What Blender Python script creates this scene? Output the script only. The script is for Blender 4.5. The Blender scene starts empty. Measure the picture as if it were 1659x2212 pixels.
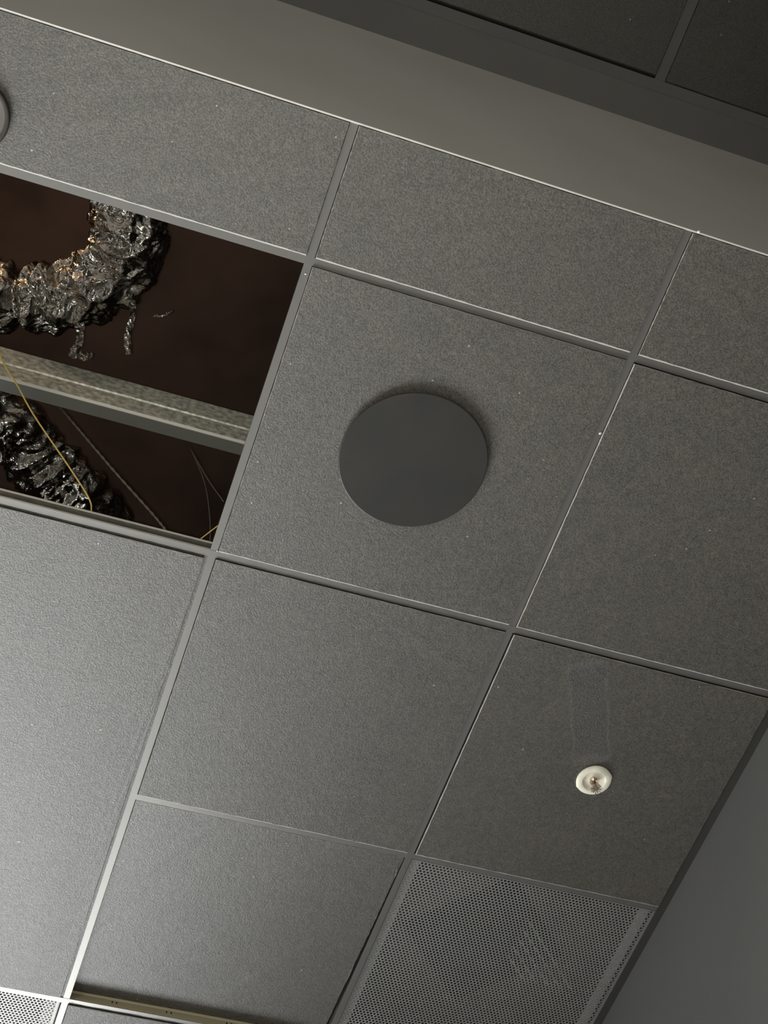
import bpy, bmesh, math, random
from mathutils import Vector, Matrix, noise
import numpy as np
random.seed(7)
C = bpy.context.scene.collection
scn = bpy.context.scene

# ------------------------------------------------------------------ camera, world, lights, exposure
Z0 = 4.0          # height of the lower ceiling grid above the floor (metres)
S = 0.61          # ceiling module
CAMLOC = Vector((0.28250131, -0.22088996, Z0 - 2.48891577))
R = Matrix(((0.9443401359314608, -0.32177582536412064, -0.06842533069111881),
            (0.25015532455840805, 0.8374693010716506, -0.48586776324185),
            (0.21364461440445331, 0.44170746877747025, 0.8713498096414394)))
cam = bpy.data.cameras.new('camera')
cam.sensor_fit = 'AUTO'; cam.sensor_width = 36.0
cam.lens = 3274.05 * 36.0 / 2212.0
cam.clip_start = 0.05; cam.clip_end = 100
cam_ob = bpy.data.objects.new('camera', cam); C.objects.link(cam_ob)
rot = (Matrix(((1, 0, 0), (0, -1, 0), (0, 0, -1))) @ R).transposed()
cam_ob.matrix_world = Matrix.Translation(CAMLOC) @ rot.to_4x4()
scn.camera = cam_ob

w = bpy.data.worlds.new('sky'); scn.world = w; w.use_nodes = True
w.node_tree.nodes['Background'].inputs[0].default_value = (0.80, 0.90, 1.0, 1)
w.node_tree.nodes['Background'].inputs[1].default_value = 1.0

def area(name, loc, size, direction, power, color, spread=180):
    l = bpy.data.lights.new(name, 'AREA'); l.shape = 'RECTANGLE'
    l.size, l.size_y = size; l.energy = power; l.color = color
    l.spread = math.radians(spread)
    o = bpy.data.objects.new(name, l); C.objects.link(o)
    o.location = loc
    o.rotation_euler = Vector(direction).to_track_quat('-Z', 'Y').to_euler()
    return o
# daylight through the glazed front (y = 4.27) and the tall window in the left wall
area('daylight_front', (-1.1, 4.45, Z0 - 2.25), (4.2, 2.9), (0, -1, 0.0), 640, (0.97, 0.99, 0.98))
area('daylight_left', (-4.15, 1.0, Z0 - 2.2), (2.3, 2.4), (1, 0, 0), 34, (1.0, 0.95, 0.86))
# warm uplighter of the room behind the viewer
area('uplight', (-1.8, -1.3, Z0 - 2.1), (0.5, 0.5), (0.5, 0.6, 0.75), 21, (1.0, 0.93, 0.82))

# the phone's own small lamp beside the lens
fl_ = bpy.data.lights.new('phone_lamp', 'SPOT'); fl_.energy = 58; fl_.color = (1.0, 0.96, 0.86); fl_.shadow_soft_size = 0.006
fl_.spot_size = math.radians(62); fl_.spot_blend = 1.0
fo = bpy.data.objects.new('phone_lamp', fl_); C.objects.link(fo)
fo.matrix_world = Matrix.Translation(CAMLOC + Vector((-0.016, 0.008, 0.0))) @ rot.to_4x4()
# bare warm bulb of a work lamp left on in the ceiling void, out of view to the left
bl = bpy.data.lights.new('work_lamp_bulb', 'POINT'); bl.energy = 6; bl.color = (1.0, 0.66, 0.38); bl.shadow_soft_size = 0.03
bo = bpy.data.objects.new('work_lamp_bulb', bl); C.objects.link(bo); bo.location = (-0.55, 0.62, Z0 + 0.95)

vs = scn.view_settings
scn.display_settings.display_device = 'sRGB'
vs.view_transform = 'Standard'; vs.look = 'None'; vs.gamma = 1.0
vs.exposure = 0.0
vs.use_curve_mapping = False

# ------------------------------------------------------------------ helpers
def mesh_obj(name, verts, faces, mat, parent=None, smooth=False):
    me = bpy.data.meshes.new(name)
    me.from_pydata([tuple(v) for v in verts], [], faces); me.update()
    if smooth:
        me.polygons.foreach_set('use_smooth', [True] * len(me.polygons))
    if mat: me.materials.append(mat)
    o = bpy.data.objects.new(name, me); C.objects.link(o)
    if parent: o.parent = parent
    return o
def share(name, me, parent, loc=(0, 0, 0)):
    o = bpy.data.objects.new(name, me); C.objects.link(o); o.parent = parent; o.location = loc
    return o
def empty(name, loc=(0, 0, 0)):
    o = bpy.data.objects.new(name, None); C.objects.link(o); o.location = loc
    o.empty_display_size = 0.05
    return o
def tag(o, label, cat, group=None):
    o['label'] = label; o['category'] = cat
    if group: o['group'] = group
    return o
def struct(o, label, cat):
    o['kind'] = 'structure'; o['label'] = label; o['category'] = cat
    return o
class MB:
    def __init__(s): s.v = []; s.f = []
    def box(s, a, b):
        n = len(s.v); x0, y0, z0 = a; x1, y1, z1 = b
        s.v += [(x0,y0,z0),(x1,y0,z0),(x1,y1,z0),(x0,y1,z0),(x0,y0,z1),(x1,y0,z1),(x1,y1,z1),(x0,y1,z1)]
        s.f += [(n,n+3,n+2,n+1),(n+4,n+5,n+6,n+7),(n,n+1,n+5,n+4),(n+1,n+2,n+6,n+5),(n+2,n+3,n+7,n+6),(n+3,n,n+4,n+7)]
        return s
    def extrude(s, prof, a, b, up=Vector((0, 0, 1)), closed=True):
        """profile of (across, height) swept from a to b"""
        a = Vector(a); b = Vector(b); d = (b - a).normalized(); side = d.cross(up).normalized()
        n = len(s.v); k = len(prof)
        for p in (a, b):
            for (x, z) in prof: s.v.append(tuple(p + side * x + up * z))
        m = k if closed else k - 1
        for i in range(m):
            j = (i + 1) % k; s.f.append((n + i, n + j, n + k + j, n + k + i))
        if closed:
            s.f.append(tuple(n + i for i in reversed(range(k)))); s.f.append(tuple(n + k + i for i in range(k)))
        return s
    def lathe(s, prof, c, seg=48, wob=None):
        n = len(s.v); k = len(prof)
        for i in range(seg):
            t = 2 * math.pi * i / seg
            for j, (r, z) in enumerate(prof):
                q = r if wob is None else r * (1 + wob(t, j))
                s.v.append((c[0] + q * math.cos(t), c[1] + q * math.sin(t), c[2] + z))
        for i in range(seg):
            i2 = (i + 1) % seg
            for j in range(k - 1):
                s.f.append((n + i*k + j, n + i2*k + j, n + i2*k + j + 1, n + i*k + j + 1))
        if prof[0][0] > 1e-6: pass
        return s
    def tube(s, pts, r, seg=8, caps=True):
        pts = [Vector(p) for p in pts]; n = len(s.v)
        ref = Vector((0.13, 0.2, 0.97))
        for i, p in enumerate(pts):
            d = (pts[min(i+1, len(pts)-1)] - pts[max(i-1, 0)]).normalized()
            u = d.cross(ref).normalized(); v = d.cross(u)
            rr = r[i] if isinstance(r, (list, tuple)) else r
            for k in range(seg):
                t = 2*math.pi*k/seg
                s.v.append(tuple(p + u*(rr*math.cos(t)) + v*(rr*math.sin(t))))
        for i in range(len(pts)-1):
            for k in range(seg):
                k2 = (k+1) % seg
                s.f.append((n+i*seg+k, n+i*seg+k2, n+(i+1)*seg+k2, n+(i+1)*seg+k))
        if caps:
            s.f.append(tuple(n+k for k in reversed(range(seg)))); m = n+(len(pts)-1)*seg
            s.f.append(tuple(m+k for k in range(seg)))
        return s
    def build(s, name, mat, parent=None, smooth=False):
        return mesh_obj(name, s.v, s.f, mat, parent, smooth)
def catmull(P, n=12):
    P = [Vector(p) for p in P]; out = []
    Q = [P[0]*2-P[1]] + P + [P[-1]*2-P[-2]]
    for i in range(1, len(Q)-2):
        for k in range(n):
            t = k/n; a, b, c, d = Q[i-1], Q[i], Q[i+1], Q[i+2]
            out.append(0.5*((2*b)+(c-a)*t+(2*a-5*b+4*c-d)*t*t+(3*b-a-3*c+d)*t**3))
    out.append(P[-1]); return out

# ------------------------------------------------------------------ materials
def mat(name, color, rough=0.6, metal=0.0, spec=0.5):
    m = bpy.data.materials.new(name); m.use_nodes = True
    b = m.node_tree.nodes['Principled BSDF']
    b.inputs['Base Color'].default_value = (*color, 1); b.inputs['Roughness'].default_value = rough
    b.inputs['Metallic'].default_value = metal; b.inputs['Specular IOR Level'].default_value = spec
    return m
def N(m, t, **kw):
    n = m.node_tree.nodes.new(t)
    for k, v in kw.items(): setattr(n, k, v)
    return n
def L(m, a, b): m.node_tree.links.new(a, b)
def noise_color(m, scale, c0, c1, bump=0.0, bscale=None, rough=None, stretch=(1, 1, 1), detail=4, lo=0.35, hi=0.65, space='Object', dist=0.001):
    b = m.node_tree.nodes['Principled BSDF']
    tc = N(m, 'ShaderNodeTexCoord'); mp = N(m, 'ShaderNodeMapping'); mp.inputs['Scale'].default_value = stretch
    L(m, tc.outputs[space], mp.inputs[0])
    n = N(m, 'ShaderNodeTexNoise'); n.inputs['Scale'].default_value = scale; n.inputs['Detail'].default_value = detail
    L(m, mp.outputs[0], n.inputs['Vector'])
    r = N(m, 'ShaderNodeValToRGB'); r.color_ramp.elements[0].position = lo; r.color_ramp.elements[1].position = hi
    r.color_ramp.elements[0].color = (*c0, 1); r.color_ramp.elements[1].color = (*c1, 1)
    L(m, n.outputs[0], r.inputs[0]); L(m, r.outputs[0], b.inputs['Base Color'])
    if bump:
        n2 = N(m, 'ShaderNodeTexNoise'); n2.inputs['Scale'].default_value = bscale or scale; n2.inputs['Detail'].default_value = 6
        L(m, mp.outputs[0], n2.inputs['Vector'])
        bp = N(m, 'ShaderNodeBump'); bp.inputs['Strength'].default_value = bump; bp.inputs['Distance'].default_value = dist
        L(m, n2.outputs[0], bp.inputs['Height']); L(m, bp.outputs[0], b.inputs['Normal'])
    if rough is not None: b.inputs['Roughness'].default_value = rough
    return r

def tile_material(name, k=1.0, smear=False):
    """painted fibre board: fine mottled grain, fibres and pale flecks"""
    m = mat(name, (0.1, 0.1, 0.1), 0.39, 0, 1.0)
    b = m.node_tree.nodes['Principled BSDF']
    tc = N(m, 'ShaderNodeTexCoord'); oi = N(m, 'ShaderNodeObjectInfo')
    add = N(m, 'ShaderNodeVectorMath', operation='ADD'); L(m, tc.outputs['Object'], add.inputs[0])
    comb = N(m, 'ShaderNodeCombineXYZ'); mul = N(m, 'ShaderNodeMath', operation='MULTIPLY'); mul.inputs[1].default_value = 37.0
    L(m, oi.outputs['Random'], mul.inputs[0])
    for i in range(2): L(m, mul.outputs[0], comb.inputs[i])
    L(m, comb.outputs[0], add.inputs[1])
    def nz(scale, detail=3, rough=0.6):
        n = N(m, 'ShaderNodeTexNoise'); n.inputs['Scale'].default_value = scale; n.inputs['Detail'].default_value = detail
        n.inputs['Roughness'].default_value = rough; L(m, add.outputs[0], n.inputs['Vector']); return n
    fine = nz(320, 3, 0.7); mid = nz(95, 3); big = nz(9, 3)
    r = N(m, 'ShaderNodeValToRGB'); e = r.color_ramp.elements
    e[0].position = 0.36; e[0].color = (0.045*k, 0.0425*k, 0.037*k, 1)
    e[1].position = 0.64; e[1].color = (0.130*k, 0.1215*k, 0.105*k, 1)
    L(m, fine.outputs[0], r.inputs[0])
    r2 = N(m, 'ShaderNodeValToRGB'); e = r2.color_ramp.elements
    e[0].position = 0.35; e[0].color = (0.88, 0.88, 0.885, 1); e[1].position = 0.65; e[1].color = (1.12, 1.115, 1.10, 1)
    L(m, mid.outputs[0], r2.inputs[0])
    mx = N(m, 'ShaderNodeMix', data_type='RGBA', blend_type='MULTIPLY'); mx.inputs[0].default_value = 1
    L(m, r.outputs[0], mx.inputs[6]); L(m, r2.outputs[0], mx.inputs[7])
    r3 = N(m, 'ShaderNodeValToRGB'); e = r3.color_ramp.elements
    e[0].position = 0.3; e[0].color = (0.94, 0.94, 0.945, 1); e[1].position = 0.7; e[1].color = (1.06, 1.055, 1.03, 1)
    L(m, big.outputs[0], r3.inputs[0])
    mx2 = N(m, 'ShaderNodeMix', data_type='RGBA', blend_type='MULTIPLY'); mx2.inputs[0].default_value = 1
    L(m, mx.outputs[2], mx2.inputs[6]); L(m, r3.outputs[0], mx2.inputs[7])
    # pale flecks
    vo = N(m, 'ShaderNodeTexVoronoi'); vo.inputs['Scale'].default_value = 75; vo.inputs['Randomness'].default_value = 1
    L(m, add.outputs[0], vo.inputs['Vector'])
    sep = N(m, 'ShaderNodeSeparateColor'); L(m, vo.outputs['Color'], sep.inputs[0])
    gt = N(m, 'ShaderNodeMath', operation='GREATER_THAN'); gt.inputs[1].default_value = 0.985; L(m, sep.outputs[0], gt.inputs[0])
    lt = N(m, 'ShaderNodeMath', operation='LESS_THAN'); lt.inputs[1].default_value = 0.13; L(m, vo.outputs['Distance'], lt.inputs[0])
    mm = N(m, 'ShaderNodeMath', operation='MULTIPLY'); L(m, gt.outputs[0], mm.inputs[0]); L(m, lt.outputs[0], mm.inputs[1])
    mx3 = N(m, 'ShaderNodeMix', data_type='RGBA'); L(m, mm.outputs[0], mx3.inputs[0])
    L(m, mx2.outputs[2], mx3.inputs[6]); mx3.inputs[7].default_value = (0.42, 0.41, 0.36, 1)
    col = mx3.outputs[2]
    bp = N(m, 'ShaderNodeBump'); bp.inputs['Distance'].default_value = 0.0014
    bp.inputs['Strength'].default_value = 0.58
    ba = N(m, 'ShaderNodeMath', operation='MULTIPLY_ADD'); ba.inputs[1].default_value = 0.5; L(m, mid.outputs[0], ba.inputs[0]); L(m, fine.outputs[0], ba.inputs[2])
    L(m, ba.outputs[0], bp.inputs['Height']); L(m, bp.outputs[0], b.inputs['Normal'])
    if smear:
        # roughened rubbed strip beside the sprinkler (its own shape on the board)
        mp = N(m, 'ShaderNodeMapping'); mp.vector_type = 'TEXTURE'
        mp.inputs['Location'].default_value = (1.460-2.5*S, 1.375-2.5*S, 0)
        mp.inputs['Rotation'].default_value = (0, 0, math.radians(-25))
        mp.inputs['Scale'].default_value = (0.036, 0.122, 1)
        wn = nz(18, 2); wv = N(m, 'ShaderNodeVectorMath', operation='MULTIPLY_ADD')
        L(m, wn.outputs[1], wv.inputs[0]); wv.inputs[1].default_value = (0.02, 0.02, 0); L(m, tc.outputs['Object'], wv.inputs[2])
        L(m, wv.outputs[0], mp.inputs[0])
        sx = N(m, 'ShaderNodeSeparateXYZ'); L(m, mp.outputs[0], sx.inputs[0])
        outs = []
        for a in (0, 1):
            ab = N(m, 'ShaderNodeMath', operation='ABSOLUTE'); L(m, sx.outputs[a], ab.inputs[0]); outs.append(ab)
        mxx = N(m, 'ShaderNodeMath', operation='MAXIMUM'); L(m, outs[0].outputs[0], mxx.inputs[0]); L(m, outs[1].outputs[0], mxx.inputs[1])
        mr = N(m, 'ShaderNodeMapRange'); mr.inputs[1].default_value = 1.12; mr.inputs[2].default_value = 0.88
        L(m, mxx.outputs[0], mr.inputs[0])
        st = N(m, 'ShaderNodeMath', operation='MULTIPLY_ADD'); st.inputs[1].default_value = 0.5; st.inputs[2].default_value = 0.58
        L(m, mr.outputs[0], st.inputs[0]); L(m, st.outputs[0], bp.inputs['Strength'])
        dm = N(m, 'ShaderNodeMath', operation='MULTIPLY_ADD'); dm.inputs[1].default_value = 0.002; dm.inputs[2].default_value = 0.0012
        L(m, mr.outputs[0], dm.inputs[0]); L(m, dm.outputs[0], bp.inputs['Distance'])
    if smear:
        mx4 = N(m, 'ShaderNodeMix', data_type='RGBA', blend_type='MULTIPLY'); L(m, mr.outputs[0], mx4.inputs[0])
        L(m, col, mx4.inputs[6]); mx4.inputs[7].default_value = (0.72, 0.72, 0.74, 1); col = mx4.outputs[2]
        rm = N(m, 'ShaderNodeMath', operation='MULTIPLY_ADD'); rm.inputs[1].default_value = 0.35; rm.inputs[2].default_value = 0.39
        L(m, mr.outputs[0], rm.inputs[0]); L(m, rm.outputs[0], b.inputs['Roughness'])
    L(m, col, b.inputs['Base Color'])
    return m

M = {}
M['tile'] = tile_material('fibre_tile')
M['tile_smear'] = tile_material('fibre_tile_rubbed', smear=True)
M['tile_back'] = mat('tile_edge_core', (0.38, 0.365, 0.33), 0.9)
M['gap_shade'] = mat('gap_shade_edge', (0.022, 0.021, 0.019), 0.95, 0, 0.1)  # near black, puts the shade of the gaps beside the bars into colour
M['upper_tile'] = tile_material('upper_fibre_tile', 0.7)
M['cap'] = mat('grid_paint', (0.305, 0.297, 0.28), 0.36, 0.8, 0.9)
M['galv'] = mat('galvanised_web', (0.62, 0.61, 0.56), 0.38, 0.35)
noise_color(M['galv'], 60, (0.10, 0.098, 0.085), (0.15, 0.145, 0.125), 0.1, 200, 0.45)
M['brass'] = mat('brassy_web', (0.62, 0.56, 0.38), 0.45, 0.35)
M['angle'] = mat('angle_dark', (0.045, 0.044, 0.040), 0.6, 0, 0.3)  # wall angle coloured darker than the grid bars
M['slot'] = mat('punched_slot', (0.008, 0.008, 0.007), 0.9)
M['disc'] = mat('disc_paint', (0.043, 0.043, 0.041), 0.42, 0, 0.35)
noise_color(M['disc'], 9, (0.032, 0.032, 0.030), (0.039, 0.037, 0.033), 0, None, 0.42)
M['fascia'] = mat('fascia_paint', (0.2, 0.19, 0.17), 0.8)
noise_color(M['fascia'], 3, (0.56, 0.54, 0.50), (0.60, 0.58, 0.54), 0.05, 300)
M['bead'] = mat('edge_bead', (0.62, 0.60, 0.54), 0.35, 0.4)
M['soffit'] = mat('soffit_paint', (0.085, 0.084, 0.078), 0.75)
noise_color(M['soffit'], 4, (0.112, 0.114, 0.110), (0.130, 0.131, 0.124), 0.05, 300)
M['wallr'] = mat('grey_wall_paint', (0.1, 0.1, 0.1), 0.8)
noise_color(M['wallr'], 2.0, (0.090, 0.090, 0.086), (0.100, 0.099, 0.094), 0.08, 220, 0.8)
M['wall'] = mat('wall_paint', (0.30, 0.29, 0.27), 0.85)
noise_color(M['wall'], 2, (0.28, 0.27, 0.25), (0.32, 0.31, 0.285), 0.05, 200, 0.85)
M['floor'] = mat('floor_concrete', (0.25, 0.24, 0.22), 0.55)
noise_color(M['floor'], 3, (0.20, 0.19, 0.175), (0.29, 0.28, 0.26), 0.05, 40, 0.5)
M['deck'] = mat('deck', (0.035, 0.022, 0.017), 0.95)
noise_color(M['deck'], 4, (0.060, 0.040, 0.032), (0.115, 0.073, 0.058), 0.2, 20, 0.95)
M['grille'] = mat('grille_paint', (0.38, 0.375, 0.36), 0.42, 0.45, 0.9)
M['grille_in'] = mat('grille_casing', (0.085, 0.085, 0.082), 0.5)
M['vane'] = mat('vane_paint', (0.45, 0.45, 0.44), 0.45)
M['dark'] = mat('dark_void', (0.012, 0.011, 0.010), 0.9)
M['cream'] = mat('cream_enamel', (0.9, 0.86, 0.7), 0.35)
noise_color(M['cream'], 90, (0.90, 0.86, 0.72), (0.96, 0.92, 0.78), 0.03, 60, 0.35)
M['brassbright'] = mat('sprinkler_metal', (0.70, 0.58, 0.46), 0.25, 0.9)
M['bulb'] = mat('sprinkler_bulb', (0.20, 0.035, 0.02), 0.12, 0, 0.8)
M['yellow'] = mat('yellow_wire', (0.75, 0.55, 0.16), 0.5)
M['wire'] = mat('hanger_wire', (0.20, 0.18, 0.16), 0.5, 0.5)
M['crumb'] = mat('plaster_crumb', (0.85, 0.84, 0.78), 0.8)
M['rim'] = mat('dark_rim', (0.03, 0.024, 0.020), 0.6)
M['lens'] = mat('fixture_face', (0.11, 0.10, 0.09), 0.5)
M['warm_glint'] = mat('warm_highlight', (0.72, 0.45, 0.20), 0.5)  # orange colour stands in for a warm highlight on the foil
M['frame'] = mat('window_frame', (0.05, 0.05, 0.05), 0.4)
m = mat('foil', (0.44, 0.42, 0.385), 0.14, 1.0); M['foil'] = m
b = m.node_tree.nodes['Principled BSDF']
tc = N(m, 'ShaderNodeTexCoord'); vo = N(m, 'ShaderNodeTexNoise'); vo.inputs['Scale'].default_value = 60; vo.inputs['Detail'].default_value = 3
vo.inputs['Distortion'].default_value = 1.5
L(m, tc.outputs['Object'], vo.inputs['Vector'])
bp = N(m, 'ShaderNodeBump'); bp.inputs['Strength'].default_value = 0.5; bp.inputs['Distance'].default_value = 0.006
L(m, vo.outputs[0], bp.inputs['Height']); L(m, bp.outputs[0], b.inputs['Normal'])
m = mat('stud_steel', (0.5, 0.5, 0.45), 0.42, 0.35); M['stud'] = m
noise_color(m, 75, (0.36, 0.37, 0.32), (0.88, 0.88, 0.76), 0.2, 90, 0.42, (1, 1, 1), 5)
M['stud_shade'] = mat('shaded_zinc', (0.20, 0.205, 0.18), 0.6, 0.3)  # darker copy of the stud steel, underside shade put into colour
M['zinc_glint'] = mat('zinc_highlight', (0.93, 0.92, 0.84), 0.30, 0.25)  # pale copy of the galvanised steel, highlight lines put into colour
m = mat('glass', (1, 1, 1), 0.02); M['glass'] = m
nt = m.node_tree; tr = N(m, 'ShaderNodeBsdfTransparent'); gl = N(m, 'ShaderNodeBsdfGlossy'); gl.inputs['Roughness'].default_value = 0.02
fr = N(m, 'ShaderNodeFresnel'); fr.inputs[0].default_value = 1.45; ms = N(m, 'ShaderNodeMixShader')
L(m, fr.outputs[0], ms.inputs[0]); L(m, tr.outputs[0], ms.inputs[1]); L(m, gl.outputs[0], ms.inputs[2])
L(m, ms.outputs[0], nt.nodes['Material Output'].inputs[0])

# ------------------------------------------------------------------ room shell
XL, XR, YB, YS, YF = -4.0, 3*S, -3.6, 0.358, 7*S
HU = 0.826        # upper ceiling above lower one
TOP = Z0 + 1.45
struct(MB().box((XL-.1, YB-.1, -0.1), (XR+.1, YF+.1, 0)).build('floor', M['floor']), 'grey concrete floor of the room below the ceiling', 'floor')
struct(MB().box((XR, YB, 0), (XR+.12, YF, TOP)).build('wall_right', M['wallr']), 'smooth dark grey wall rising to the ceiling edge at the lower right', 'wall')
struct(MB().box((XL-.12, YB-.12, 0), (XR+.12, YB, TOP)).build('wall_back', M['wall']), 'plain painted wall behind the viewer', 'wall')
def wall_with_opening(name, axis, pos, th, a0, a1, o0, o1, z0, z1, label):
    mb = MB()
    def bx(p, q, zz0, zz1):
        if q - p < 1e-4 or zz1 - zz0 < 1e-4: return
        if axis == 'y': mb.box((p, pos, zz0), (q, pos+th, zz1))
        else: mb.box((pos, p, zz0), (pos+th, q, zz1))
    bx(a0, o0, 0, TOP); bx(o1, a1, 0, TOP); bx(o0, o1, 0, z0); bx(o0, o1, z1, TOP)
    return struct(mb.build(name, M['wall']), label, 'wall')
wall_with_opening('wall_front', 'y', YF, .12, XL-.12, XR+.12, -3.2, 1.0, .25, Z0-0.8, 'far wall with the wide glazed front')
wall_with_opening('wall_left', 'x', XL-.12, .12, YB, YF, -.15, 2.15, .6, Z0-1.0, 'left wall with one tall window')
def window(name, axis, pos, o0, o1, z0, z1, n, label):
    r = struct(empty(name, ((o0+o1)/2, pos, z0) if axis == 'y' else (pos, (o0+o1)/2, z0)), label, 'window')
    c = r.location
    def bx(mb, p, q, a, b_, t=.03):
        if axis == 'y': mb.box((p-c.x, -t, a-c.z), (q-c.x, t, b_-c.z))
        else: mb.box((-t, p-c.y, a-c.z), (t, q-c.y, b_-c.z))
    f = MB(); w_ = .05
    bx(f, o0, o1, z0, z0+w_); bx(f, o0, o1, z1-w_, z1); bx(f, o0, o0+w_, z0+w_, z1-w_); bx(f, o1-w_, o1, z0+w_, z1-w_)
    f.build('window_frame', M['frame'], r)
    step = (o1-o0)/n
    for i in range(n):
        if i:
            mu = MB(); bx(mu, o0+i*step-w_/2, o0+i*step+w_/2, z0+w_, z1-w_); mu.build('mullion', M['frame'], r)
        g = MB(); bx(g, o0+i*step+w_/2+.001, o0+(i+1)*step-w_/2-.001, z0+w_, z1-w_, .003); g.build('pane', M['glass'], r)
window('window_1', 'y', YF+.06, -3.2, 1.0, .25, Z0-0.8, 4, 'wide glazed front in four lights, on the far wall')
window('window_2', 'x', XL-.06, -.15, 2.15, .6, Z0-1.0, 2, 'tall two light window in the left wall')
# structural deck over the ceiling void
struct(MB().box((XL-.12, YB-.12, TOP), (XR+.12, YF+.12, TOP+.1)).build('ceiling', M['deck']), 'dark brown structural deck seen deep in the open ceiling void', 'ceiling deck')

# fascia: step between the lower ceiling and the higher one
f = MB().box((XL, YS, Z0-.003), (XR, YS+.0025, TOP))
fas = struct(f.build('wall_fascia', M['fascia']), 'smooth grey painted fascia band running diagonally between the two ceiling levels', 'fascia')
bd = MB().tube([(XL, YS-.0005, Z0-.0032), (XR, YS-.0005, Z0-.0032)], .0009, 8)
bd.build('edge_bead', M['bead'], fas)
tr = MB().box((XL, .284, Z0+HU), (XR, YS, Z0+HU+.0125))
struct(tr.build('trim_1', M['soffit']), 'narrow dark plaster strip at the top of the fascia', 'trim')

# ------------------------------------------------------------------ lower suspended ceiling
ceil = struct(empty('ceiling.001', (0, 0, Z0)), 'lower suspended ceiling of charcoal fibre tiles in a slim grey grid', 'suspended ceiling')
FW = .0143
TEE = [(-.0006, .0009), (-.0006, .026), (-.003, .030), (-.003, .038), (-.0015, .042), (.0015, .042), (.003, .038), (.003, .030), (.0006, .026), (.0006, .0009)]
CAP = [(-FW/2, 0), (FW/2, 0), (FW/2, .0009), (-FW/2, .0009)]
tee_cache = {}
def tee(name, a, b, parent, dz=0.0, web='galv', slots=False):
    a = Vector(a); b = Vector(b); Lg = round((b-a).length, 4)
    key = (Lg, web)
    if key not in tee_cache:
        o = MB().extrude(TEE, (0, 0, 0), (Lg, 0, 0)).build(name, M[web], parent)
        c = MB().extrude(CAP, (0, 0, 0), (Lg, 0, 0)).build('painted_cap', M['cap'], o)
        tee_cache[key] = (o.data, c.data)
        if name == 'main_tee':
            MB().extrude([(-.0037, .031), (-.0037, .037), (.0037, .037), (.0037, .031)], (0, 0, 0), (Lg, 0, 0)).build('rolled_bulb', M['zinc_glint'] if web == 'galv' else M[web], o)  # on galvanised tees the bulb's highlight is painted pale
            MB().extrude([(-.0018, .0105), (-.0018, .0135), (.0018, .0135), (.0018, .0105)], (0, 0, 0), (Lg, 0, 0)).build('web_rib', M['zinc_glint'] if web == 'galv' else M[web], o)  # second highlight line of galvanised tees, painted pale
    else:
        o = share(name, tee_cache[key][0], parent); share('painted_cap', tee_cache[key][1], o)
    o.location = (a.x, a.y, dz); o.rotation_euler = (0, 0, math.atan2(b.y-a.y, b.x-a.x))
    return o
mains = {}
for v in (2, 4, 6):
    mains[v] = tee('main_tee', (XL, v*S, 0), (XR, v*S, 0), ceil, 0.0, 'brass' if v == 4 else 'galv')
UMIN = -7
for u in range(-6, 3):
    for (a, b_) in ((None, 2), (2, 4), (4, 6), (6, 7)):
        ya = YS+.003 if a is None else a*S+FW/2
        yb = b_*S-(FW/2 if b_ < 7 else 0)
        tee('cross_tee', (u*S, ya, 0), (u*S, yb, 0), ceil, .0004)
for v in (1, 3, 5):
    for u in range(-7, 3):
        if (u, v) == (0, 3): continue
        xa = XL if u == -7 else u*S+FW/2
        xb = XR if u == 2 else (u+1)*S-FW/2
        tee('short_cross_tee', (xa, v*S, 0), (xb, v*S, 0), ceil, .0007)
# punched slots in the exposed web of the fourth row
for xs in (.715, .725, .842, .853, .985, .996, 1.12, 1.131):
    sl = MB().lathe([(0, 0), (.0018, 0), (.0018, .0003), (0, .0003)], (0, 0, 0), 10).build('punched_slot', M['slot'], mains[4])
    sl.location = (xs - XL, .00065 * -1, .020); sl.rotation_euler = (math.pi/2, 0, 0)
    sl.scale = (1.0, 1.6, 1)

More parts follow.
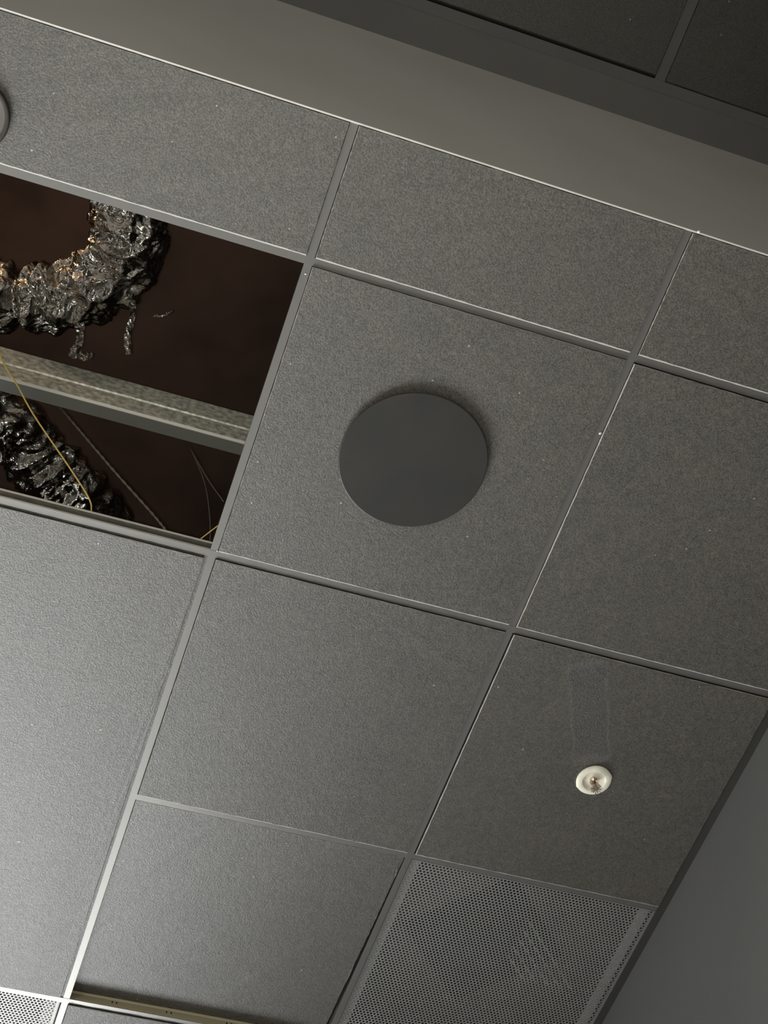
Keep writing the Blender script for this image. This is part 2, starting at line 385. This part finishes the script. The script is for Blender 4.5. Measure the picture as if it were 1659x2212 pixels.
def tile_mesh(w_, h_, gaps, mt, seed, drop=.0040, lip=.0015, cut=(), edge='tile_back', wide_l=False, lip_painted=False):
    """tegular tile: w x h module, gaps = clearances (left,right,near,far) between dropped face and flange"""
    rnd = random.Random(seed)
    def loop(inset, z, jit=0.0, n=44):
        # inset per side l,r,b,t
        l, r, b_, t = inset
        x0, x1, y0, y1 = -w_/2+l, w_/2-r, -h_/2+b_, h_/2-t
        P = []
        for i in range(n): P.append([x0+(x1-x0)*i/n, y0, 0, -1])
        for i in range(n): P.append([x1, y0+(y1-y0)*i/n, 1, 0])
        for i in range(n): P.append([x1-(x1-x0)*i/n, y1, 0, 1])
        for i in range(n): P.append([x0, y1-(y1-y0)*i/n, -1, 0])
        out = []
        for k, (x, y, nx, ny) in enumerate(P):
            j = (rnd.random()-.5)*jit if k % n else 0
            out.append((x+nx*j, y+ny*j, z+(rnd.random()-.5)*jit*.4))
        return out
    fl = FW/2
    li = [lip]*4; si = [fl+g for g in gaps]
    for k in cut:      # side against a wall or fascia: no flange there
        li[k] = .0005; si[k] = .001
    b1 = [s_+w__ for s_, w__ in zip(si, ((.0016 if wide_l else .0005), .0006, .0005, .0030))]
    loops = [loop(li, .017), loop(li, .0016), loop(si, .0016), loop(si, -drop+.0021, .0006), loop(b1, -drop, .0011)]
    n = len(loops[0]); v = [p for l_ in loops for p in l_]; f_ = []
    for a in range(len(loops)-1):
        for i in range(n):
            j = (i+1) % n; f_.append((a*n+i, a*n+j, (a+1)*n+j, (a+1)*n+i))
    f_.append(tuple(range(n)))
    f_.append(tuple((len(loops)-1)*n+i for i in range(n)))
    # fix winding: top faces up, bottom faces down
    f_ = [tuple(reversed(q)) for q in f_[:-2]] + [f_[-2], tuple(reversed(f_[-1]))]
    me = bpy.data.meshes.new('ceiling_tile'); me.from_pydata(v, [], f_); me.update()
    me.materials.append(mt); me.materials.append(M[edge])
    for p in me.polygons[3*n:4*n]: p.material_index = 1
    me.materials.append(M['gap_shade'])
    for p in me.polygons[(2 if lip_painted else 1)*n:3*n]: p.material_index = 2  # lip and drop wall coloured as shade in the gap
    return me
g0 = (.0014, .0012, .0010, .0008)
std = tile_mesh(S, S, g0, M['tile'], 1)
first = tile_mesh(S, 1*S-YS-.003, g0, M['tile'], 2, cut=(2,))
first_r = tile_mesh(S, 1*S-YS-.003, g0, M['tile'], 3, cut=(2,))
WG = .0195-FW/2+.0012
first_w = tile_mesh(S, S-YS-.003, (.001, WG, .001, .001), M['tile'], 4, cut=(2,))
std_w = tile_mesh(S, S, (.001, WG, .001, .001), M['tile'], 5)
YC0 = (YS+.003+S)/2
special = {(0, 1): None, (2, 3): None, (0, 4): None, (0, 3): None}
for u in range(-7, 3):
    w_ = S; xc = (u+.5)*S
    if u == -7:
        continue
    share('ceiling_tile', first if u < 1 else (first_r if u == 1 else first_w), ceil, (xc, YC0, 0))
    for v in range(1, 7):
        if (u, v) in special or (u, v) in ((0, 2), (-2, 1), (-1, 2), (-3, 1)): continue  # some unseen bays left open on purpose, to light the void
        loc = [xc, (v+.5)*S, 0]; me = std_w if u == 2 else std
        if (u, v) == (1, 1): me = tile_mesh(S, S, (.0012, .0006, .0004, .0012), M['tile'], 11)
        if (u, v) == (2, 1): me = tile_mesh(S, S, (.0006, WG, .0022, .0010), M['tile'], 12, wide_l=True)
        if (u, v) == (1, 2): me = tile_mesh(S, S, (.0016, .0010, .0016, .0006), M['tile'], 13)
        if (u, v) == (2, 2): me = tile_mesh(S, S, (.0030, WG, .0024, .0006), M['tile_smear'], 14, wide_l=True)
        o = share('ceiling_tile', me, ceil, loc)
        if (u, v) == (1, 3):
            o.location.z = .022; o.rotation_euler = (math.radians(2.4), 0, 0); o.location.z = .0172
            o.location.y -= .001
            o['label'] = 'tile tipped up out of its seat at the far edge'
        if (u, v) == (1, 1): o['label'] = 'tile carrying the round cover disc'
        if (u, v) == (2, 2): o['label'] = 'tile with the sprinkler and a roughened rubbed strip'
        if (u, v) == (1, 4): o['label'] = 'tile below the exposed brassy web'
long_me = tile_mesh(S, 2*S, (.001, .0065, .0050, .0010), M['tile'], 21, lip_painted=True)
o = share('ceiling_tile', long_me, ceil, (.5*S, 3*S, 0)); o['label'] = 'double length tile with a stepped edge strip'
# strip of filler tiles by the left wall
wl = -6*S-XL
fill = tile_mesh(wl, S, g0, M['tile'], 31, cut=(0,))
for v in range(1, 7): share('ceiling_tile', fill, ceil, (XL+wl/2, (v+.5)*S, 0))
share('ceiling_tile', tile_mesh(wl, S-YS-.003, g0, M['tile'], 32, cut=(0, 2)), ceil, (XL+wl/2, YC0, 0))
# wall angle along the right wall
wa = MB().box((XR-.0195, YS+.003, -.0015), (XR, YF, 0)).box((XR-.0010, YS+.003, 0), (XR, YF, .022))
wa.build('wall_angle', M['angle'], ceil)

# ------------------------------------------------------------------ upper ceiling
uc = struct(empty('ceiling.002', (0, 0, Z0+HU)), 'higher suspended ceiling of dark tiles beyond the fascia', 'suspended ceiling')
MB().box((XL, .2597, -.0012), (XR, .284, 0)).box((XL, .2828, 0), (XR, .284, .022)).build('wall_angle', M['soffit'], uc)
U0 = 1.3265
FW2 = .024
capU = [(-FW2/2, 0), (FW2/2, 0), (FW2/2, .001), (-FW2/2, .001)]
ux = [U0 - k*S for k in range(-0, 9)]
for x in ux:
    t_ = MB().extrude([(p[0], p[1]) for p in TEE], (0, 0, 0), (.2597-YB, 0, 0)).build('main_tee', M['galv'], uc)
    t_.location = (x, YB, 0); t_.rotation_euler = (0, 0, math.pi/2)
    MB().extrude(capU, (0, 0, 0), (.2597-YB, 0, 0)).build('painted_cap', M['soffit'], t_)
rows = [.2597] + [-.35 - k*S for k in range(6)]
xs_ = sorted([XL] + ux + [XR])
me_cache = {}
for i in range(len(xs_)-1):
    for j in range(len(rows)):
        y1 = rows[j]; y0 = rows[j+1] if j+1 < len(rows) else YB
        w_ = xs_[i+1]-xs_[i]; h_ = y1-y0
        if w_ < .03 or h_ < .03: continue
        big = FW2/2-FW/2+.001
        gp = [big, big, big, big]
        if j == 0: gp[3] = -FW/2 + (.006 if xs_[i+1] <= U0+.01 else .0012)
        key = (round(w_, 3), round(h_, 3), gp[3])
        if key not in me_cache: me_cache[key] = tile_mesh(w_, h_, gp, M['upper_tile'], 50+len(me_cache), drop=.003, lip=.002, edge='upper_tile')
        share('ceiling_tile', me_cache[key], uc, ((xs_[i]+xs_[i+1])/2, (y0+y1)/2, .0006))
        if j < len(rows)-1:
            xa = xs_[i]+FW2/2; xb = xs_[i+1]-FW2/2
            t_ = MB().extrude(TEE, (xa, 0, 0), (xb, 0, 0)).build('cross_tee', M['galv'], uc); t_.location = (0, y0, .0004)
            MB().extrude(capU, (xa, 0, 0), (xb, 0, 0)).build('painted_cap', M['soffit'], t_)

# ------------------------------------------------------------------ round cover disc
d = tag(empty('cover_disc', (.9065, .9165, Z0-.0062)), 'large flat dark grey round disc under the tile beside the open bay', 'cover disc')
DR = .1385
MB().lathe([(0, -.0105), (DR-.002, -.0105), (DR-.0006, -.0100), (DR, -.0088), (DR, -.0070), (DR-.001, -.0064), (0, -.0064)], (0, 0, 0), 128).build('disc_plate', M['disc'], d, False)
MB().lathe([(DR-.016, -.0064), (DR-.016, 0)], (0, 0, 0), 96).build('neck', M['rim'], d, True)

# ------------------------------------------------------------------ sprinkler
sx, sy = 1.526, 1.524
s = tag(empty('fire_sprinkler', (sx, sy, Z0-.005)), 'cream round fire sprinkler head set in a charcoal ceiling tile', 'sprinkler')
ro = .0375
def wob(t, j):
    return (.045*math.exp(-((t-5.75)/.22)**2) + .04*math.exp(-((t-2.45)/.10)**2) + .006*math.sin(3*t)) if j in (0, 1, 2) else 0
MB().lathe([(ro, 0), (ro+.0005, -.0022), (ro-.0015, -.0042), (.026, -.0058), (.0245, -.0052), (.0232, -.0030), (.0228, -.0010)], (0, 0, 0), 72, wob).build('escutcheon', M['cream'], s, True)
MB().lathe([(.0229, -.0014), (.018, -.0007), (.0135, -.0005), (.0, -.0005)], (0, 0, 0), 48).build('cup', M['cream'], s, True)
MB().lathe([(0, -.0085), (.0065, -.0085), (.0085, -.0060), (.0100, -.0045), (.0100, -.0008)], (0, 0, 0), 6).build('hex_body', M['brassbright'], s)
MB().lathe([(0, -.0250), (.0018, -.0240), (.0028, -.0165), (.0020, -.0090), (0, -.0080)], (0, 0, 0), 16).build('glass_bulb', M['bulb'], s, True)
for sg in (-1, 1):
    pts = catmull([(sg*.0080, sg*.002, -.006), (sg*.0105, sg*.002, -.014), (sg*.0065, sg*.001, -.0235), (0, 0, -.0280)], 6)
    MB().tube(pts, .0019, 8).build('frame_arm', M['brassbright'], s, True)
df = MB().lathe([(0, -.0275), (.006, -.0275), (.006, -.0289), (0, -.0289)], (0, 0, 0), 24)
for k in range(14):
    t = 2*math.pi*k/14; c_, s_ = math.cos(t), math.sin(t)
    w_ = .0010 if k % 2 else .0015; r1 = .0128 if k % 2 else .0116
    n = len(df.v)
    for (r_, ww, z_) in ((.0050, w_*.8, -.0280), (r1, w_, -.0290 - (.0015 if k % 2 else 0))):
        for zz in (0, -.0008):
            for q in (-1, 1): df.v.append((c_*r_-s_*ww*q, s_*r_+c_*ww*q, z_+zz))
    df.f += [(n, n+1, n+5, n+4), (n+2, n+6, n+7, n+3), (n, n+4, n+6, n+2), (n+1, n+3, n+7, n+5), (n+4, n+5, n+7, n+6)]
df.build('deflector', M['brassbright'], s)

# ------------------------------------------------------------------ perforated return air grilles
def perforated(W_, H_, pitch, hole, margin):
    """sheet with staggered hexagonal holes, real openings, folded rim"""
    V = []; F = []; idx = {}
    dx = pitch; dy = pitch*math.sqrt(3)/2; th = .0007
    nx = int((W_-2*margin)/dx); ny = int((H_-2*margin)/dy)
    x0 = -(nx-.5)*dx/2; y0 = -(ny-1)*dy/2
    def vid(x, y, z):
        k = (round(x*1e5), round(y*1e5), round(z*1e6))
        if k not in idx: idx[k] = len(V); V.append((x, y, z))
        return idx[k]
    Rh = pitch/math.sqrt(3)
    cs = [(math.cos(math.radians(30+60*i)), math.sin(math.radians(30+60*i))) for i in range(6)]
    for j in range(ny):
        for i in range(nx):
            cx = x0+i*dx+(dx/2 if j % 2 else 0); cy = y0+j*dy
            o = [vid(cx+Rh*a, cy+Rh*b_, 0) for a, b_ in cs]
            n0 = len(V)
            for a, b_ in cs: V.append((cx+hole*a, cy+hole*b_, 0))
            for a, b_ in cs: V.append((cx+hole*a, cy+hole*b_, th))
            for k in range(6):
                k2 = (k+1) % 6
                F.append((o[k2], o[k], n0+k, n0+k2)); F.append((n0+k, n0+k+6, n0+k2+6, n0+k2))
    # plain border
    ex0 = x0-dx/2; ex1 = x0+(nx-.5)*dx+dx/2; ey0 = y0-Rh*.5; ey1 = y0+(ny-1)*dy+Rh*.5
    n = len(V); a = W_/2; b_ = H_/2
    V.extend([(-a, -b_, .0003), (a, -b_, .0003), (a, b_, .0003), (-a, b_, .0003), (ex0+dx*.4, ey0, .0003), (ex1-dx*.4, ey0, .0003), (ex1-dx*.4, ey1, .0003), (ex0+dx*.4, ey1, .0003),
              (-a, -b_, .012), (a, -b_, .012), (a, b_, .012), (-a, b_, .012)])
    for k in range(4):
        k2 = (k+1) % 4; F.append((n+k2, n+k, n+4+k, n+4+k2)); F.append((n+k, n+k2, n+8+k2, n+8+k))
    return V, F
PW = S-FW-.003
PV, PF = perforated(PW, PW, .0085, .0033, .005)
pm = bpy.data.meshes.new('perforated_face'); pm.from_pydata(PV, [], PF); pm.update(); pm.materials.append(M['grille'])
def grille(u, v, label, full):
    xc, yc = (u+.5)*S, (v+.5)*S
    g = tag(empty('return_air_grille', (xc, yc, Z0)), label, 'air grille', 'perforated return air grilles')
    p = share('perforated_face', pm, g, (0, 0, .0150))
    hw = S/2-.006; mb = MB()
    for (a, b_) in (((-hw, -hw), (hw, -hw+.001)), ((-hw, hw-.001), (hw, hw)), ((-hw, -hw+.001), (-hw+.001, hw-.001)), ((hw-.001, -hw+.001), (hw, hw-.001))):
        mb.box((a[0], a[1], .0272), (b_[0], b_[1], .130))
    mb.build('casing', M['grille_in'], g)
    MB().box((-hw, -hw, .130), (hw, hw, .131)).build('back_pan', M['grille_in'], g)
    MB().lathe([(0, .128), (.205, .128), (.205, .1295), (0, .1295)], (0, 0, 0), 4).build('duct_opening', M['dark'], g)
    # lip that rests on the grid
    fr_ = MB()
    o1, i1 = S/2-.001, PW/2
    fr_.box((-o1, -o1, .0014), (o1, -i1, .0024)).box((-o1, i1, .0014), (o1, o1, .0024)).box((-o1, -i1, .0014), (-i1, i1, .0024)).box((i1, -i1, .0014), (o1, i1, .0024))
    fr_.build('support_frame', M['rim'], g)
    # folded inner rim seen dimly through the holes
    k0, k1 = hw-.034, hw-.010
    MB().box((k0, -hw+.01, .030), (k1, hw-.01, .032)).build('inner_rim', M['vane'], g)
    MB().box((-k1, -hw+.01, .030), (-k0, hw-.01, .032)).build('inner_rim', M['vane'], g)
    # slanted directing vanes behind the sheet
    cx, cy = .035, .015
    for k, ap in enumerate((.130, .109, .088, .067, .046)):
        for q in (0,):
            t = math.radians(-45+90*q); nx_, ny_ = math.cos(t), math.sin(t); tx, ty = -ny_, nx_
            vb = MB(); zz = ((ap, .030), (ap-.009, .052), (ap-.0098, .0518), (ap-.0008, .0297)); n = 0
            for e_ in (-1, 1):
                for (a_, z_) in zz:
                    hl = a_*e_*.98
                    vb.v.append((cx+nx_*a_+tx*hl, cy+ny_*a_+ty*hl, z_))
            vb.f = [(0, 1, 5, 4), (1, 2, 6, 5), (2, 3, 7, 6), (3, 0, 4, 7), (3, 2, 1, 0), (4, 5, 6, 7)]
            vb.build('vane', M['vane'], g)
    return g
grille(2, 3, 'dark perforated metal grille between the grey wall and the grid, lower right', True)
grille(0, 4, 'pale lit perforated metal grille at the bottom left corner', True)

# ------------------------------------------------------------------ inside the open bay
# galvanised stud
st = tag(empty('steel_stud', (0, 1.120, Z0+.300)), 'galvanised steel channel crossing inside the open ceiling bay', 'steel channel')
sp = [(-.0035, 0), (0, .0035), (0, .059), (-.0035, .061), (-.0035, .066), (0, .068), (0, .136), (-.032, .136), (-.032, .128), (-.031, .128), (-.031, .1348), (-.0015, .1348), (-.0015, .069), (-.0048, .067), (-.0048, .060), (-.0015, .058), (-.0015, .0040), (-.0035, .0012)]
mb = MB(); mb.extrude(sp, (-2.6, 0, 0), (1.82, 0, 0)); mb.build('channel', M['stud'], st)
MB().extrude([(-.0035, 0), (-.0035, .0012), (-.030, .0012), (-.030, .008), (-.031, .008), (-.031, 0)], (-2.6, 0, 0), (1.82, 0, 0)).build('flange', M['stud_shade'], st)  # underside shade painted by the darker steel
MB().extrude([(.0004, .0040), (-.0034, -.0004), (-.0050, -.0004), (-.0050, .0004), (-.0006, .0046)], (-2.6, 0, 0), (1.82, 0, 0)).build('rolled_corner', M['zinc_glint'], st)  # highlight along the channel corner painted as a pale strip
for x in (-1.2, 1.6):
    MB().tube([(x, .016, .13), (x, .016, 1.15)], .004, 8).build('threaded_rod', M['wire'], st)

def crumple(p, sc):
    """sharp ridges and flat facets of crushed foil, about -1..1"""
    w_ = Vector((noise.noise(p*sc*.7), noise.noise(p*sc*.7+Vector((9, 2, 4))), noise.noise(p*sc*.7+Vector((1, 8, 5)))))
    q = p*sc + w_*1.1
    d_ = noise.voronoi(q)[0]
    ridge = 1-min(1.0, (d_[1]-d_[0])*2.6)
    return .55*ridge - .9*abs(noise.noise(q*.55)) + .22*(1-2*abs(noise.noise(q*2.3)))
def duct(name, pts, rad, label, seed, pinch):
    root = tag(empty(name, (0, 0, Z0)), label, 'air duct')
    P = catmull(pts, 46); seg = 120
    off = Vector((seed, seed*2, 0))
    V = []; F = []
    ref = Vector((0, 0, 1)); s_acc = 0
    for i, p in enumerate(P):
        d_ = (P[min(i+1, len(P)-1)]-P[max(i-1, 0)]).normalized(); u = d_.cross(ref).normalized(); v = d_.cross(u)
        if i: s_acc += (P[i]-P[i-1]).length
        lump = 1+.16*noise.noise(Vector((s_acc*9, seed, 0)))-.34*math.exp(-((s_acc-pinch)/.014)**2)
        ring = .004*math.sin(s_acc*2*math.pi/.045)
        for k in range(seg):
            t = 2*math.pi*k/seg; n_ = u*math.cos(t)+v*math.sin(t)
            q = p+n_*rad*lump
            V.append(tuple(p+n_*(rad*lump+ring*.5+.027*crumple(q+off, 12)+.008*crumple(q+off*2, 27))))
    for i in range(len(P)-1):
        for k in range(seg):
            k2 = (k+1) % seg; F.append((i*seg+k, i*seg+k2, (i+1)*seg+k2, (i+1)*seg+k))
    mesh_obj('foil_jacket', V, F, M['foil'], root, True)
    return root
d1 = duct('flexible_duct', [(.28, .46, .60), (.285, .62, .57), (.30, .80, .56), (.315, .90, .555), (.255, .995, .555), (.15, 1.05, .56), (.0, 1.07, .60), (-.35, 1.02, .72)], .066,
          'crumpled silver foil flexible duct bending through the upper left of the open bay', 1.3, .70)
d2 = duct('flexible_duct.001', [(-.40, 1.30, .44), (-.15, 1.25, .47), (.03, 1.245, .515), (.16, 1.325, .50), (.29, 1.405, .48), (.42, 1.50, .46), (.60, 1.75, .45)], .058,
          'crumpled silver foil duct running below the steel channel in the open bay', 6.1, .30)
# collar strap at the duct elbow, painted warm glint and loose foil shreds
def ribbon(name, pts, width, mt, parent, seed):
    P = catmull(pts, 10); rnd = random.Random(seed); V = []; F = []
    for i, p in enumerate(P):
        d_ = (P[min(i+1, len(P)-1)]-P[max(i-1, 0)]).normalized(); u = d_.cross(Vector((.3, .8, .2))).normalized(); w_ = d_.cross(u)
        hw = width*(.5+.35*noise.noise(Vector((i*.3, seed, 0))))
        for k in range(5):
            a = (k/4-.5)*2
            V.append(tuple(p+u*(a*hw)+w_*(noise.noise(Vector((i*.5, k*.9, seed)))*width*.8)))
    for i in range(len(P)-1):
        for k in range(4): F.append((i*5+k, i*5+k+1, (i+1)*5+k+1, (i+1)*5+k))
    o_ = mesh_obj(name, V, F, mt, parent)
    sd = o_.modifiers.new('thickness', 'SOLIDIFY'); sd.thickness = .0006
    return o_
ribbon('foil_shred', [(.345, .955, .50), (.36, .985, .46), (.358, 1.01, .42), (.37, 1.04, .39)], .012, M['foil'], d1, 2)
ribbon('foil_shred', [(.26, 1.05, .50), (.27, 1.075, .46), (.262, 1.085, .42), (.285, 1.08, .405), (.30, 1.07, .40)], .016, M['foil'], d1, 5)
ribbon('foil_shred', [(.402, .985, .49), (.42, .975, .48), (.436, .962, .49)], .006, M['foil'], d1, 8)
ribbon('glint_strip', [(.305, .733, .497), (.33, .742, .494), (.352, .752, .497), (.368, .76, .512)], .016, M['warm_glint'], d1, 4)  # warm reflection on the duct, painted as a small strip

# wires
def wire(name, pts, r, mt, label, n=10, twist=False):
    P = catmull([Vector(p) for p in pts], n)
    mb = MB()
    if twist:
        for ph in (0, math.pi):
            Q = []
            PP = catmull([Vector(p) for p in pts], 60)
            for i, p in enumerate(PP):
                d_ = (PP[min(i+1, len(PP)-1)]-PP[max(i-1, 0)]).normalized(); u = d_.cross(Vector((.2, .1, 1))).normalized(); v = d_.cross(u)
                t = i*.55+ph; Q.append(p+u*(r*math.cos(t))+v*(r*math.sin(t)))
            mb.tube(Q, r*.9, 6)
    else: mb.tube(P, r, 8)
    o_ = mb.build(name, mt, None, True); o_.location = (0, 0, Z0)
    return tag(o_, label, 'wire')
wire('yellow_cable', [(.03, .98, .60), (.08, 1.02, .42), (.1302, 1.0644, .28), (.178, 1.101, .24), (.2247, 1.1362, .20), (.3124, 1.1822, .12), (.3605, 1.2005, .056), (.372, 1.222, .046), (.380, 1.26, .030)], .0016, M['yellow'], 'thin yellow cable hanging in front of the steel channel')
wire('hanger_wire', [(.2660, 1.1717, .34), (.39, 1.191, .18), (.5125, 1.2175, .0445), (.515, 1.235, .035)], .0013, M['wire'], 'twisted grey hanger wire slanting across the middle of the open bay', twist=True)
wire('hanger_wire.001', [(.5396, 1.1821, .34), (.580, 1.2056, .25), (.596, 1.207, .12), (.603, 1.2205, .0445), (.604, 1.24, .035)], .0008, M['wire'], 'thin wire dropping to the near corner of the open bay')
wire('hanger_wire.002', [(.5376, 1.1791, .335), (.575, 1.155, .17), (.6035, 1.128, .0425)], .0008, M['wire'], 'thin wire forking right behind the grid edge of the open bay')
wire('yellow_cable.001', [(.575, 1.235, .044), (.590, 1.216, .050), (.600, 1.200, .050), (.612, 1.178, .0445), (.63, 1.15, .035)], .0012, M['yellow'], 'short yellow cable end at the inner corner of the open bay')

# ------------------------------------------------------------------ small round fixture at the left edge
fx = tag(empty('round_fixture', (.015, .533, Z0-.006)), 'small round fixture with a dark rim cut by the left picture edge', 'ceiling fixture')
MB().lathe([(.0535, 0), (.0625, 0), (.0630, -.006), (.0590, -.0075), (.0545, -.0060)], (0, 0, 0), 72).build('rim', M['rim'], fx, True)
MB().lathe([(.0550, -.0055), (.045, -.0042), (0, -.0035)], (0, 0, 0), 72).build('face', M['lens'], fx, True)

# ------------------------------------------------------------------ plaster crumbs
def crumb(name, x, y, z, r, label):
    bm = bmesh.new(); bmesh.ops.create_icosphere(bm, subdivisions=1, radius=r)
    for v in bm.verts: v.co *= 1+.5*noise.noise(v.co*900+Vector((x*9, y, 0))); v.co.z *= .5
    me = bpy.data.meshes.new(name); bm.to_mesh(me); bm.free(); me.materials.append(M['crumb'])
    o_ = bpy.data.objects.new(name, me); C.objects.link(o_); o_.location = (x, y, z)
    return tag(o_, label, 'crumb')
crumb('plaster_crumb', .6105, .6345, Z0-.0008, .0016, 'white plaster crumb on the grid at the top corner of the open bay')
crumb('plaster_crumb.001', 1.2235, .7680, Z0-.0008, .0028, 'white plaster chip on the grid right of the round disc')
crumb('plaster_crumb.002', .6160, 1.2115, Z0-.0008, .0014, 'white speck on the grid at the lower corner of the open bay')
crumb('plaster_crumb.003', 1.2300, 1.0400, Z0-.0007, .0013, 'tiny white speck on the grid right of and below the disc')
crumb('plaster_crumb.004', .6270, 2.4500, Z0-.0068, .0016, 'white speck by the grid crossing at the bottom left')
crumb('plaster_crumb.005', 1.2350, .3560, Z0-.0065, .0028, 'white filler lump where a grid bar meets the fascia edge')
